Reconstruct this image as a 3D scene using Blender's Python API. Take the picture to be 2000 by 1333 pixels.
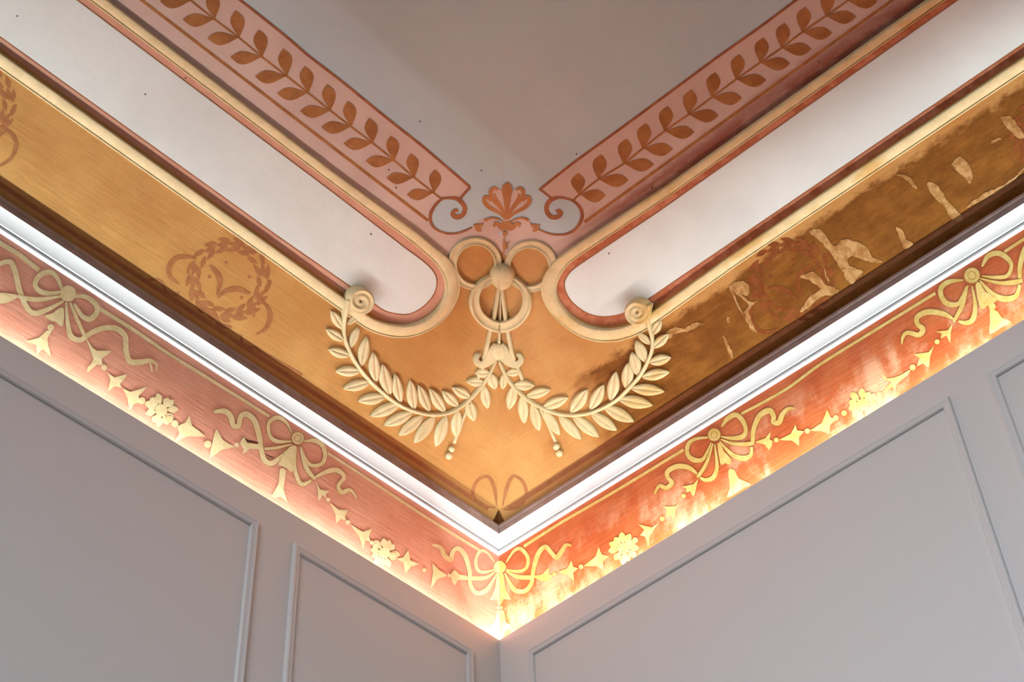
import bpy, bmesh, math, random
from mathutils import Vector, Matrix
from mathutils.geometry import tessellate_polygon
for _o in list(bpy.data.objects): bpy.data.objects.remove(_o)
SC=bpy.context.scene; COL=SC.collection
# ---- camera solve (2000x1333 frame)
F=3242.4; CX,CY=1000.0,466.5
def _rot(a):
    rx,ry,rz=a
    cx,sx,cy,sy,cz,sz=math.cos(rx),math.sin(rx),math.cos(ry),math.sin(ry),math.cos(rz),math.sin(rz)
    X=[[1,0,0],[0,cx,-sx],[0,sx,cx]];Y=[[cy,0,sy],[0,1,0],[-sy,0,cy]];Z=[[cz,-sz,0],[sz,cz,0],[0,0,1]]
    mm=lambda A,B:[[sum(A[i][k]*B[k][j] for k in range(3)) for j in range(3)] for i in range(3)]
    return mm(mm(X,Y),Z)
_M=_rot((0.70751124,-0.04091193,0.82156775))
M=[[-_M[i][0],-_M[i][1],_M[i][2]] for i in range(3)]      # world -> camera (right, down, forward)
def ray(px,py):
    c=((px-CX)/F,(py-CY)/F,1.0)
    return tuple(sum(M[k][i]*c[k] for k in range(3)) for i in range(3))
WR,WL=0.063,0.047     # how far the panelling stands off the old walls (right x=WR, left y=WL)
ZT=3.70                                                    # top of the panelling
_r=ray(975.5,1251.5); _t=2.2/_r[2]
CAM=(WR-_t*_r[0],WL-_t*_r[1],ZT-2.2)
def proj(p):
    q=[p[i]-CAM[i] for i in range(3)]
    c=[sum(M[k][i]*q[i] for i in range(3)) for k in range(3)]
    return CX+F*c[0]/c[2],CY+F*c[1]/c[2]
# ---- camera, light, exposure
cd=bpy.data.cameras.new('camera'); cam=bpy.data.objects.new('camera',cd); COL.objects.link(cam)
cd.sensor_width=36; cd.lens=F/2000*36; cd.shift_y=-0.1; cd.clip_start=0.05
m4=Matrix.Identity(4)
for i in range(3):
    m4[i][0]=M[0][i]; m4[i][1]=-M[1][i]; m4[i][2]=-M[2][i]; m4[i][3]=CAM[i]
cam.matrix_world=m4; SC.camera=cam
SC.view_settings.view_transform='Standard'; SC.view_settings.look='None'
SC.view_settings.gamma=1; SC.view_settings.use_curve_mapping=False
SC.view_settings.exposure=0.0
w=bpy.data.worlds.new('world'); SC.world=w; w.use_nodes=True
w.node_tree.nodes['Background'].inputs[0].default_value=(0.60,0.78,1.0,1)
w.node_tree.nodes['Background'].inputs[1].default_value=0.03
def area(name,loc,rot,sx,sy,power,col,spread=180):
    l=bpy.data.lights.new(name,'AREA'); l.shape='RECTANGLE'; l.size=sx; l.size_y=sy; l.energy=power; l.color=col
    l.spread=math.radians(spread)
    o=bpy.data.objects.new(name,l); COL.objects.link(o); o.location=loc; o.rotation_euler=rot; return o
LED=(0.93,1.0,1.02)
LS=3.2
PW=23.5; TILT=46
# warm strips in the slot behind the panelling, facing up
area('cove_strip_light',(0.01+LS/2,0.020,3.675),(math.pi+math.radians(TILT),0,0),LS,0.010,PW,LED)
area('cove_strip_light',(0.042,0.01+LS/2,3.676),(0,math.pi-math.radians(TILT),0),0.010,LS,PW,LED)
# daylight of a window across the room, mostly on the right wall
def aim(loc,to): return (Vector(to)-Vector(loc)).to_track_quat('-Z','Y').to_euler()
area('window_daylight',(3.7,1.9,4.0),aim((3.7,1.9,4.0),(0.3,1.0,2.0)),1.6,1.1,28,(0.84,0.90,1.0),82)
# ---- helpers
def V(*a): return Vector(a)
def rayv(px,py): return Vector(ray(px,py))
CAMV=Vector(CAM)
def find(d0,h0,ang,y):
    lo,hi=0.0,2.0; c,s=math.cos(ang),math.sin(ang)
    for _ in range(50):
        m=(lo+hi)/2
        if proj((d0+m*c,d0+m*c,h0+m*s))[1]>y: lo=m
        else: hi=m
    return d0+lo*c,h0+lo*s
# cove profile: (distance from wall, height), ordered from cornice to ceiling
H_RED=find(0,3.5,math.pi/2,1085.6)[1]
NOSE_D=0.033
H_W=None
def h_at(d,y): return find(d,3.5,math.pi/2,y)[1]
H_N1=h_at(NOSE_D,1043); H_N2=h_at(NOSE_D,1025)
PROF=[(0.0,h_at(0.0,1040)),(0.017,h_at(0.017,1022))]
_y=1018.0; PY={}
while _y>238:
    _y-=6
    f=max(0,(1018-_y)/602.0)
    a=math.radians(max(0,54-42*f))
    PROF.append(find(PROF[-1][0],PROF[-1][1],a,_y)); PY[_y]=len(PROF)-1
PD=[p[0] for p in PROF]; PH=[p[1] for p in PROF]
import bisect
def H(d):
    if d>=PD[-1]: return PH[-1]
    i=max(1,bisect.bisect_right(PD,d)); a=(d-PD[i-1])/(PD[i]-PD[i-1])
    return PH[i-1]+a*(PH[i]-PH[i-1])
def d_of(y):   # profile distance whose mitre point shows at row y
    lo,hi=PD[1],PD[-1]
    for _ in range(40):
        m=(lo+hi)/2
        if proj((m,m,H(m)))[1]>y: lo=m
        else: hi=m
    return lo
def nrm(side,d):
    e=0.004; g=(H(d+e)-H(d-e))/(2*e) if d>PD[1]+e else 1.3
    n=Vector((0,g,-1)) if side==0 else Vector((g,0,-1))
    return n.normalized()
def cove(px,py,off=0.0):
    r=rayv(px,py); lo,hi=1.0,9.0
    f=lambda t:(CAMV.z+t*r.z)-H(max(0.0,min(CAMV.x+t*r.x,CAMV.y+t*r.y)))
    t=1.0
    while f(t)<0 and t<12: t+=0.05
    lo,hi=t-0.05,t
    for _ in range(40):
        m=(lo+hi)/2
        if f(m)<0: lo=m
        else: hi=m
    p=CAMV+lo*r; side=0 if p.y<p.x else 1
    n=nrm(side,min(p.x,p.y))
    return p+n*off
def coven(px,py):
    p=cove(px,py); side=0 if p.y<p.x else 1
    return p,nrm(side,min(p.x,p.y))
def wall_hit(side,v=0.0):
    ax=1 if side==0 else 0
    def f(px,py,off=0.0):
        r=rayv(px,py); t=(v+off-CAM[ax])/r[ax]; return CAMV+t*r
    return f
def frieze(px,py,off=0.0):
    r=rayv(px,py); t0=(off-CAM[0])/r[0]; t1=(off-CAM[1])/r[1]
    return CAMV+min(t0,t1)*r
# ---- materials
def sr(c):
    return tuple((x/255/12.92 if x<=10 else ((x/255+0.055)/1.055)**2.4) for x in c)+(1,)
def mat(name,c,c2=None,nscale=6,rough=0.75,bump=0.15,streak=None,bscale=60,stain=None,spec=0.25,amt=(0.35,0.65)):
    m=bpy.data.materials.new(name); m.use_nodes=True; N=m.node_tree.nodes; L=m.node_tree.links
    b=N['Principled BSDF']; b.inputs['Roughness'].default_value=rough; b.inputs['Specular IOR Level'].default_value=spec
    geo=N.new('ShaderNodeNewGeometry'); pos=geo.outputs['Position']
    def noise(sc,det=5,vec=None,scale3=None,rg=0.6):
        n=N.new('ShaderNodeTexNoise'); n.inputs['Scale'].default_value=sc; n.inputs['Detail'].default_value=det; n.inputs['Roughness'].default_value=rg
        v=vec or pos
        if scale3:
            mp=N.new('ShaderNodeMapping'); mp.inputs['Scale'].default_value=scale3; L.new(v,mp.inputs['Vector']); v=mp.outputs[0]
        L.new(v,n.inputs['Vector']); return n.outputs['Fac']
    def rng(x,a,b2,c0=0,c1=1):
        r=N.new('ShaderNodeMapRange'); r.interpolation_type='SMOOTHSTEP'
        for i,vv in enumerate((a,b2,c0,c1)): r.inputs[i+1].default_value=vv
        L.new(x,r.inputs[0]); return r.outputs[0]
    def math_(op,x,y=None):
        q=N.new('ShaderNodeMath'); q.operation=op
        for i,z in enumerate((x,y)):
            if z is None: continue
            if isinstance(z,(int,float)): q.inputs[i].default_value=z
            else: L.new(z,q.inputs[i])
        return q.outputs[0]
    def mix(f,a,b2):
        q=N.new('ShaderNodeMix'); q.data_type='RGBA'
        L.new(f,q.inputs[0])
        for i,z in ((6,a),(7,b2)):
            if isinstance(z,tuple): q.inputs[i].default_value=z
            else: L.new(z,q.inputs[i])
        return q.outputs[2]
    col=sr(c)
    if c2: col=mix(rng(noise(nscale),amt[0],amt[1]),sr(c),sr(c2))
    sep=N.new('ShaderNodeSeparateXYZ'); L.new(pos,sep.inputs[0])
    if stain: col=stain(dict(noise=noise,rng=rng,math=math_,mix=mix,x=sep.outputs[0],y=sep.outputs[1],z=sep.outputs[2],pos=pos),col)
    if isinstance(col,tuple): b.inputs['Base Color'].default_value=col
    else: L.new(col,b.inputs['Base Color'])
    if bump:
        bp=N.new('ShaderNodeBump'); bp.inputs['Strength'].default_value=bump; bp.inputs['Distance'].default_value=0.004
        h=noise(bscale,6,None,streak)
        L.new(h,bp.inputs['Height']); L.new(bp.outputs[0],b.inputs['Normal'])
    return m
SX=(0.12,1,1); SY=(1,0.12,1)
DR=d_of(833)
def ochre_stain(k,col):
    # old water stain on the right-hand cove: starts ~0.3 m from the corner, stays off the edge along the moulding
    n1=k['noise'](7,6); n2=k['noise'](26,8,None,(1,0.5,1),0.7)
    yy=k['math']('ADD',k['y'],k['math']('MULTIPLY',k['math']('SUBTRACT',n1,0.5),0.35))
    a=k['rng'](yy,0.33,0.47)
    xx=k['math']('ADD',k['x'],k['math']('MULTIPLY',k['math']('SUBTRACT',n2,0.5),0.07))
    b=k['rng'](xx,DR-0.006,DR-0.022)
    f=k['math']('MULTIPLY',a,b)
    dark=k['mix'](k['rng'](n2,0.35,0.7),sr((108,62,10)),sr((136,86,28)))
    faint=k['math']('MULTIPLY',k['rng'](n1,0.42,0.62),k['rng'](k['y'],0.02,0.22,0,0.35))
    c=k['mix'](faint,col,sr((168,104,42)))
    return k['mix'](f,c,dark)
def pink_stain(k,col):
    n1=k['noise'](18,8,None,(1,0.4,1),0.7)
    dd=k['math']('ADD',k['x'],k['math']('MULTIPLY',k['math']('SUBTRACT',n1,0.5),0.08))
    DP=d_of(586)
    b=k['rng'](dd,DP+0.045,DP+0.008)
    a=k['rng'](k['y'],0.42,0.75)
    f=k['math']('MULTIPLY',k['math']('MULTIPLY',a,b),k['rng'](n1,0.25,0.6,0.55,1.0))
    return k['mix'](f,col,sr((132,74,54)))
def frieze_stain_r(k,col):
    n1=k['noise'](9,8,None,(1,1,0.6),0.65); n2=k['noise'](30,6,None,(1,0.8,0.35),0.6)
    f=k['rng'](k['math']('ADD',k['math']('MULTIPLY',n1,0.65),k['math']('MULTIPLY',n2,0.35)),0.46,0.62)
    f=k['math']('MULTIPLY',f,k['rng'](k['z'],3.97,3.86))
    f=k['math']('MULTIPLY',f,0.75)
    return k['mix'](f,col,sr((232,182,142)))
def bead_stain(k,col):
    n=k['noise'](14,6,None,(1,0.3,1))
    f=k['math']('MULTIPLY',k['rng'](n,0.5,0.62),k['rng'](k['y'],0.3,0.6,0,0.7))
    return k['mix'](f,col,sr((190,150,70)))
MT=dict(
 ochreL=mat('ochre_paint_left',(188,142,82),(178,130,72),9,0.6,0.35,SX,90),
 ochreR=mat('ochre_paint_right',(188,142,82),(178,130,72),9,0.55,0.35,SY,90,ochre_stain),
 ceil=mat('ceiling_white_paint',(180,200,206),(174,194,201),3,0.85,0.12,None,40),
 white=mat('panel_white_paint',(220,229,225),(212,220,216),5,0.8,0.25,(0.5,0.5,1),60),
 pinkL=mat('pink_paint',(204,184,172),(194,172,160),6,0.75,0.12,SX,60),
 pinkR=mat('pink_paint_stained',(204,184,172),(194,172,160),6,0.75,0.15,SY,60,pink_stain),
 salmonL=mat('salmon_paint',(206,160,136),(196,146,122),12,0.7,0.2,SX,60),
 salmonR=mat('salmon_paint_worn',(168,96,62),(196,130,96),30,0.7,0.3,SY,60),
 brown=mat('brown_line_paint',(158,104,68),(138,84,52),30,0.7,0.1),
 leaf=mat('leaf_paint',(164,114,66),(146,96,52),25,0.7,0.1,None,80),
 pale=mat('palmette_paint',(176,124,78),(164,110,66),20,0.7,0.1),
 cream=mat('cream_plaster',(214,199,156),(202,187,144),30,0.7,0.3,None,90),
 creamR=mat('cream_plaster_stained',(214,199,154),(202,186,140),30,0.7,0.3,None,90,bead_stain),
 redL=mat('red_frieze_left',(210,150,124),(202,138,112),12,0.5,0.2,SX,110),
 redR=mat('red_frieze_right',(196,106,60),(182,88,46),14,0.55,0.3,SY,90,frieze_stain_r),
 gold=mat('cream_stencil_paint',(224,208,160),(212,194,140),40,0.6,0.15,None,90),
 goldR=mat('yellow_stencil_paint',(224,200,124),(212,180,96),40,0.6,0.15,None,90),
 goldD=mat('stencil_outline_paint',(176,120,56),None,10,0.6,0),
 wreath=mat('wreath_stencil_paint',(160,106,66),(150,96,56),50,0.6,0.3,SX,90),
 wreathR=mat('wreath_stencil_stained',(116,58,18),(132,72,28),50,0.6,0.3,SY,90),
 corn=mat('cornice_white_paint',(168,170,170),None,6,0.6,0.06,None,60),
 fascia=mat('cornice_old_paint',(156,136,128),(140,118,110),20,0.7,0.2,SX,80),
 wood=mat('panelling_paint',(222,218,214),None,6,0.55,0.03,None,30),
 patch=mat('bare_patch_paint',(184,142,90),(146,100,50),60,0.6,0.3,SY,90),
 soot=mat('dark_gap',(60,30,16),None,10,0.9,0.2),
 dark=mat('crack',(70,40,24),None,10,0.9,0),
)
# ---- mesh building
def obj(name,verts,faces,mats,parent=None,mi=None,smooth=True,smooth_angle=None):
    me=bpy.data.meshes.new(name); me.from_pydata([tuple(v) for v in verts],[],faces)
    for m in (mats if isinstance(mats,(list,tuple)) else [mats]): me.materials.append(MT[m])
    if mi: me.polygons.foreach_set('material_index',mi)
    if smooth: me.polygons.foreach_set('use_smooth',[True]*len(me.polygons))
    me.update()
    if smooth_angle: 
        try: me.set_sharp_from_angle(angle=smooth_angle)
        except Exception: pass
    o=bpy.data.objects.new(name,me); COL.objects.link(o)
    if parent: o.parent=parent
    return o
def tag(o,label=None,cat=None,group=None,kind=None):
    if label: o['label']=label
    if cat: o['category']=cat
    if group: o['group']=group
    if kind: o['kind']=kind
    return o
def empty(name,loc,label,cat,group=None):
    o=bpy.data.objects.new(name,None); COL.objects.link(o); o.location=loc; o.empty_display_size=0.05
    tag(o,label,cat,group); return o
class MB:
    def __init__(s): s.v=[];s.f=[];s.m=[]
    def add(s,v,f,mi=0):
        b=len(s.v); s.v+=list(v); s.f+=[tuple(i+b for i in q) for q in f]; s.m+=[mi]*len(f)
    def build(s,name,mats,parent=None,smooth=True,sa=None):
        if parent is not None:
            L=parent.location; vv=[Vector(v)-L for v in s.v]
        else: vv=s.v
        return obj(name,vv,s.f,mats,parent,s.m,smooth,sa)
def cr(P,n=6,closed=False):
    # Catmull-Rom through tuples of any length
    k=len(P); out=[]
    g=(lambda i:P[i%k]) if closed else (lambda i:P[max(0,min(k-1,i))])
    for i in range(k if closed else k-1):
        a,b,c,d=g(i-1),g(i),g(i+1),g(i+2)
        for j in range(n):
            t=j/n
            out.append(tuple(0.5*((2*b[q])+(c[q]-a[q])*t+(2*a[q]-5*b[q]+4*c[q]-d[q])*t*t+(3*b[q]-a[q]-3*c[q]+d[q])*t**3) for q in range(len(b))))
    if not closed: out.append(tuple(P[-1]))
    return out
def poly_mesh(pts,maxe=14):
    # triangulate a 2D outline and refine it
    bm=bmesh.new(); vs=[bm.verts.new((x,y,0)) for x,y in pts]
    for t in tessellate_polygon([[Vector((x,y,0)) for x,y in pts]]):
        try: bm.faces.new([vs[i] for i in t])
        except ValueError: pass
    for _ in range(9):
        es=[e for e in bm.edges if e.calc_length()>maxe]
        if not es: break
        bmesh.ops.subdivide_edges(bm,edges=es,cuts=1,use_grid_fill=False)
        bmesh.ops.triangulate(bm,faces=bm.faces[:])
    bm.normal_update(); bm.verts.ensure_lookup_table(); bm.verts.index_update()
    v=[(q.co.x,q.co.y) for q in bm.verts]; f=[]
    for q in bm.faces:
        ids=[x.index for x in q.verts]
        if q.normal.z>0: ids.reverse()      # image y points down
        f.append(tuple(ids))
    bm.free(); return v,f
LAY=0.0004
def flat(mb,pts,surf,lay=1,mi=0,maxe=14):
    v,f=poly_mesh(pts,maxe); mb.add([surf(x,y,LAY*lay) for x,y in v],f,mi)
def stroke(mb,pts,surf,lay=1,mi=0,w=None,n=5,closed=False,wx=None):
    # pts (x,y[,w]); w overall width in pixels
    P=[(p[0],p[1],(p[2] if len(p)>2 else w)) for p in pts]
    C=cr(P,n,closed); k=len(C); v=[]
    for i,(x,y,ww) in enumerate(C):
        a=C[i-1] if (i or closed) else C[0]; b=C[(i+1)%k] if (i<k-1 or closed) else C[-1]
        tx,ty=b[0]-a[0],b[1]-a[1]; l=math.hypot(tx,ty) or 1
        nx,ny=-ty/l*ww/2,tx/l*ww/2
        v+= [surf(x+nx,y+ny,LAY*lay),surf(x-nx,y-ny,LAY*lay)]
    f=[]
    for i in range(k if closed else k-1):
        j=(i+1)%k; f.append((2*i,2*j,2*j+1,2*i+1))
    mb.add(v,f,mi)
def disc(mb,c,r,surf,lay=1,mi=0,n=20,ry=None):
    pts=[(c[0]+r*math.cos(2*math.pi*i/n),c[1]+(ry or r)*math.sin(2*math.pi*i/n)) for i in range(n)]
    v=[surf(*p,LAY*lay) for p in pts]; mb.add(v,[tuple(range(n))[::-1]],mi)
def leaf2(mb,b,t,w,surf,lay=1,mi=0,pw=1.0,pos=0.6,bend=0.0):
    # flat painted leaf: narrow foot, widest at pos, pointed tip
    n=9; L=[];R=[]
    dx,dy=t[0]-b[0],t[1]-b[1]; l=math.hypot(dx,dy); nx,ny=-dy/l,dx/l
    for i in range(n+1):
        s=i/n; q=s/pos*0.5 if s<pos else 0.5+(s-pos)/(1-pos)*0.5
        hw=w/2*(math.sin(math.pi*q)**1.25 if s<pos else math.sin(math.pi*q)**1.05)+(0.9 if s<0.9 else 0.15)
        o=bend*math.sin(math.pi*s)*l
        x,y=b[0]+dx*s+nx*o,b[1]+dy*s+ny*o
        L.append((x+nx*hw,y+ny*hw));R.append((x-nx*hw,y-ny*hw))
    v=[];f=[]
    for a,c in zip(L,R): v+=[surf(*a,LAY*lay),surf(*c,LAY*lay)]
    for i in range(n): f.append((2*i,2*i+2,2*i+3,2*i+1))
    mb.add(v,f,mi)
def tr(pts,s,ox,oy):
    return [(ox+p[0]/s,oy+p[1]/s)+tuple(q/s for q in p[2:]) for p in pts]
# ---- relief (raised plaster) helpers, height field over the cove
def heightgrid(mb,rows,hs,mi=0,closed=False):
    # rows: list of lists of (x,y) ; hs same shape heights (m)
    n=len(rows[0]); v=[]
    for r,h in zip(rows,hs):
        for p,z in zip(r,h): v.append(cove(p[0],p[1],z))
    f=[]; k=len(rows)
    for i in range(k if closed else k-1):
        j=(i+1)%k
        for q in range(n-1): f.append((i*n+q,i*n+q+1,j*n+q+1,j*n+q))
    mb.add(v,f,mi)
def rstroke(mb,pts,w,h,base=-0.002,n=5,closed=False,prof=None,lift=0.0,mi=0,caps=True):
    P=[(p[0],p[1],(p[2] if len(p)>2 else w),(p[3] if len(p)>3 else lift)) for p in pts]
    C=cr(P,n,closed); k=len(C)
    U=prof or [(-1,None),(-1,0.35),(-0.75,0.78),(-0.35,0.97),(0,1),(0.35,0.97),(0.75,0.78),(1,0.35),(1,None)]
    rows=[];hs=[]
    for i,(x,y,ww,lf) in enumerate(C):
        a=C[i-1] if (i or closed) else C[0]; b=C[(i+1)%k] if (i<k-1 or closed) else C[-1]
        tx,ty=b[0]-a[0],b[1]-a[1]; l=math.hypot(tx,ty) or 1
        nx,ny=-ty/l*ww/2,tx/l*ww/2
        rows.append([(x+nx*u,y+ny*u) for u,_ in U]); hs.append([base if z is None else lf+h*z for _,z in U])
    if caps and not closed:
        rows=[[ (C[0][0],C[0][1]) ]*len(U)]+rows+[[ (C[-1][0],C[-1][1]) ]*len(U)]; hs=[[base]*len(U)]+hs+[[base]*len(U)]
    heightgrid(mb,rows,hs,mi,closed)
def rleaf(mb,b,t,w,h=0.006,mi=0,bend=0.0,lift=0.003):
    n=10; dx,dy=t[0]-b[0],t[1]-b[1]; l=math.hypot(dx,dy); nx,ny=-dy/l,dx/l
    U=[(-1,None),(-1,0.55),(-0.55,0.95),(-0.12,0.8),(0,0.55),(0.12,0.8),(0.55,0.95),(1,0.55),(1,None)]
    rows=[];hs=[]
    for i in range(n+1):
        s=i/n; hw=w/2*(math.sin(math.pi*min(1,s*0.96+0.04)))**0.85+0.5
        if i==n: hw=0.3
        o=bend*math.sin(math.pi*s)*l; x,y=b[0]+dx*s+nx*o,b[1]+dy*s+ny*o
        rows.append([(x+nx*u*hw,y+ny*u*hw) for u,_ in U])
        e=1 if 0<i<n else 0.5
        hs.append([-0.002 if z is None else (lift*s+h*z)*e for _,z in U])
    heightgrid(mb,rows,hs,mi)
def rdome(mb,c,r,hf,n=10,m=40,mi=0,ry=None,wall=True):
    rows=[];hs=[]
    for j in range(m):
        a=2*math.pi*j/m; rr=[i/n for i in range(n+1)]
        row=[(c[0]+r*q*math.cos(a),c[1]+(ry or r)*q*math.sin(a)) for q in rr]
        h=[hf(q,a) for q in rr]
        if wall: row.append(row[-1]); h.append(-0.002)
        rows.append(row); hs.append(h)
    heightgrid(mb,rows,hs,mi,True)
def sweep3(mb,P,Nn,W,U,mi=0):
    # P world points, Nn normals, W widths (m), U profile [(u,height m)]
    v=[];k=len(P);m=len(U)
    for i in range(k):
        T=(P[min(k-1,i+1)]-P[max(0,i-1)]).normalized(); B=T.cross(Nn[i]).normalized()
        for u,z in U: v.append(P[i]+B*(u*W[i]/2)+Nn[i]*z)
    f=[(i*m+q,i*m+q+1,(i+1)*m+q+1,(i+1)*m+q) for i in range(k-1) for q in range(m-1)]
    mb.add(v,f,mi)
# =====================================================================  SETTING
SMAX=3.2
def struct(o): o['kind']='structure'; return o
# walls (old plaster behind the panelling, frieze showing above it)
mb=MB(); mb.add([V(0,0,0),V(SMAX+.4,0,0),V(SMAX+.4,0,H_RED+.1),V(0,0,H_RED+.1)],[(0,3,2,1)])
WALL_L=struct(mb.build('wall_left',['redL'],None,False))
mb=MB(); mb.add([V(0,0,0),V(0,SMAX+.4,0),V(0,SMAX+.4,H_RED+.1),V(0,0,H_RED+.1)],[(0,1,2,3)])
WALL_R=struct(mb.build('wall_right',['redR'],None,False))
# ceiling with its cove, mitred in the corner
mb=MB(); DO=d_of(452); E_=SMAX+.4
for side in (0,1):
    v=[];f=[];mi=[]
    pr=PROF+[(1.2,PH[-1]),(2.2,PH[-1]),(E_,PH[-1])]
    for d,h in pr:
        a=(d,d,h); b=(E_,d,h) if side==0 else (d,E_,h)
        v+=[a,b]
    for i in range(len(pr)-1):
        q=(2*i,2*i+1,2*i+3,2*i+2)
        mb.add([v[j] for j in q],[(0,1,2,3) if side==1 else (3,2,1,0)],(side if pr[i][0]<DO else 2))
bmw=mb.build('ceiling',['ochreL','ochreR','ceil'],None,True)
# weld so the profile shades smoothly, keep the mitre sharp
bm=bmesh.new(); bm.from_mesh(bmw.data)
bmesh.ops.remove_doubles(bm,verts=bm.verts[:],dist=1e-5)
bmesh.ops.recalc_face_normals(bm,faces=bm.faces[:])
dn=sum(f.normal.z for f in bm.faces)
if dn>0: bmesh.ops.reverse_faces(bm,faces=bm.faces[:])
for e in bm.edges:
    if all(abs(v_.co.x-v_.co.y)<1e-5 for v_ in e.verts): e.smooth=False
bm.to_mesh(bmw.data); bm.free()
CEIL=struct(bmw)
# cornices: profile (d,h) from the wall out, round the nose and back
g=h_at(0.009,1075)
CP=[(0,H_RED-.002),(0.0085,H_RED),(0.009,g-.001),(0.006,g),(0.007,g+.002)]
_c0=(0.012,h_at(0.012,1071)); _c1=(NOSE_D,H_N1)
CP.append(_c0)
for i in range(1,9):
    a=i/8*math.pi/2
    # hollow: steep first, then out to the nose
    CP.append((_c0[0]+(_c1[0]-_c0[0])*(1-math.cos(a))*0.55+(_c1[0]-_c0[0])*0.45*i/8,_c0[1]+(_c1[1]-_c0[1])*(math.sin(a)*0.45+0.55*i/8)))
FH=H_N2-H_N1
FP=[(NOSE_D,H_N1),(NOSE_D-.0015,H_N1+FH*.1),(NOSE_D-.0005,H_N1+FH*.3),(NOSE_D-.0005,H_N1+FH*.45),(NOSE_D-.002,H_N1+FH*.5),(NOSE_D-.0005,H_N1+FH*.6),(NOSE_D,H_N1+FH*.85),(NOSE_D-.001,H_N2),(0.0,H_N2-.004)]
for side,k,nm in ((0,0.0,'trim_1'),(1,-0.004,'trim_2')):
    mb=MB()
    for pr,mi in ((CP,0),(FP,1)):
        v=[];f=[]
        for d,h in pr:
            if side==0: v+=[(d,d,h),(E_,d,h+k*E_)]
            else: v+=[(d,d,h),(d,E_,h+k*E_)]
        for i in range(len(pr)-1):
            q=(2*i,2*i+1,2*i+3,2*i+2); f.append(q if side==1 else q[::-1])
        mb.add(v,f,mi)
    o=struct(mb.build(nm,['corn','fascia'],None,True,math.radians(35)))
# ---- white panelling standing off the wall
def slab(side,k,mats='wood'):
    T=0.006; off=WL if side==0 else WR; lo=off-T
    o=empty('wall_panelling',(0,0,0),'grey-white painted panelling on the left wall, under the pinkish red frieze' if side==0 else 'grey-white painted panelling on the right wall, under the orange-red blotched frieze','wall panelling')
    bm=MB(); s0=WR-T if side==0 else WL-T
    s0=WR if side==0 else WL
    def P(s,d,z): return (s,d,z+k*s) if side==0 else (d,s,z+k*s)
    v=[P(s0-T,off,0),P(E_,off,0),P(E_,off,ZT),P(s0-T,off,ZT),P(s0-T,lo,0),P(E_,lo,0),P(E_,lo,ZT),P(s0-T,lo,ZT)]
    if side==0: v[0]=P(s0,off,0);v[3]=P(s0,off,ZT)
    else: v[0]=P(s0,off,0);v[3]=P(s0,off,ZT)
    f=[(0,1,2,3),(3,2,6,7),(4,7,6,5),(0,4,5,1),(1,5,6,2),(0,3,7,4)]
    if side==0: f=[q[::-1] for q in f]
    bm.add(v,f); bm.build('board',['wood'],o,False)
    ztop=3.627
    for a,b in ([(0.155,0.667),(0.760,1.84),(1.935,3.0)] if side==0 else [(0.128,1.207),(1.289,2.36),(2.45,3.1)]):
        zb=2.15
        outer=[(a,zb),(b,zb),(b,ztop),(a,ztop)]
        # moulding section: (inset from outer edge, height)
        S=[(0,0),(0,0.006),(0.0022,0.0085),(0.0055,0.009),(0.0095,0.0070),(0.012,0.0065),(0.0155,0.0065),(0.0175,0.004),(0.0175,0)]
        vv=[];ff=[];m=len(S)
        for (s,z),(sx,sz) in zip(outer,((1,1),(-1,1),(-1,-1),(1,-1))):
            for u,hh in S: vv.append(P(s+sx*u,off+hh,z+sz*u))
        for i in range(4):
            j=(i+1)%4
            for q in range(m-1):
                t=(i*m+q,j*m+q,j*m+q+1,i*m+q+1); ff.append(t if side==0 else t[::-1])
        b2=MB(); b2.add(vv,ff); b2.build('panel_moulding',['wood'],o,True,math.radians(30))
    return o
slab(0,0.0); slab(1,0.012)

# =====================================================================  PAINT ON THE COVE AND CEILING (children of the ceiling)
def line_px(side,yc,s):      # pixel of the point at wall distance s on the profile line whose mitre shows at row yc
    d=d_of(yc); return proj((s,d,H(d)) if side==0 else (d,s,H(d)))
FAR=2.6
WHITE_L=[(795.8,488.8),(820.6,506.8),(838.6,522.6),(848.7,536),(852,549.6),(850,565),(842,581),(827,597),(809,608.5),(791,613.3),(766.6,610.4),(748,604),(722.6,586),(697,567.5)]
WHITE_R=[(1270.6,580),(1240,600),(1223,608.5),(1207.6,614),(1182.8,617.5),(1158,614.5),(1135.6,603.6),(1117.6,588),(1107,571),(1103.6,554),(1108.6,540.6),(1117.6,529.3),(1135,516)]
def closed_poly(mid,side,yu,yl,s0,s1):
    # straight edges out to FAR joined to a traced end
    n=10
    up=[line_px(side,yu,FAR+(s0-FAR)*i/n) for i in range(n)]
    lo=[line_px(side,yl,s1+(FAR-s1)*i/n) for i in range(1,n+1)]
    return (up+list(mid)+lo) if side==0 else ([*lo[::-1]]+list(mid)+up[::-1])
def s_at(px,py,side):
    p=cove(px,py); return p.x if side==0 else p.y
def grow(poly,a):
    n=len(poly);out=[]
    ar=sum(poly[i][0]*poly[(i+1)%n][1]-poly[(i+1)%n][0]*poly[i][1] for i in range(n)); sg=1 if ar>0 else -1
    for i in range(n):
        x0,y0=poly[i-1];x1,y1=poly[(i+1)%n]; tx,ty=x1-x0,y1-y0;l=math.hypot(tx,ty) or 1
        out.append((poly[i][0]+sg*ty/l*a,poly[i][1]-sg*tx/l*a))
    return out
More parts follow.
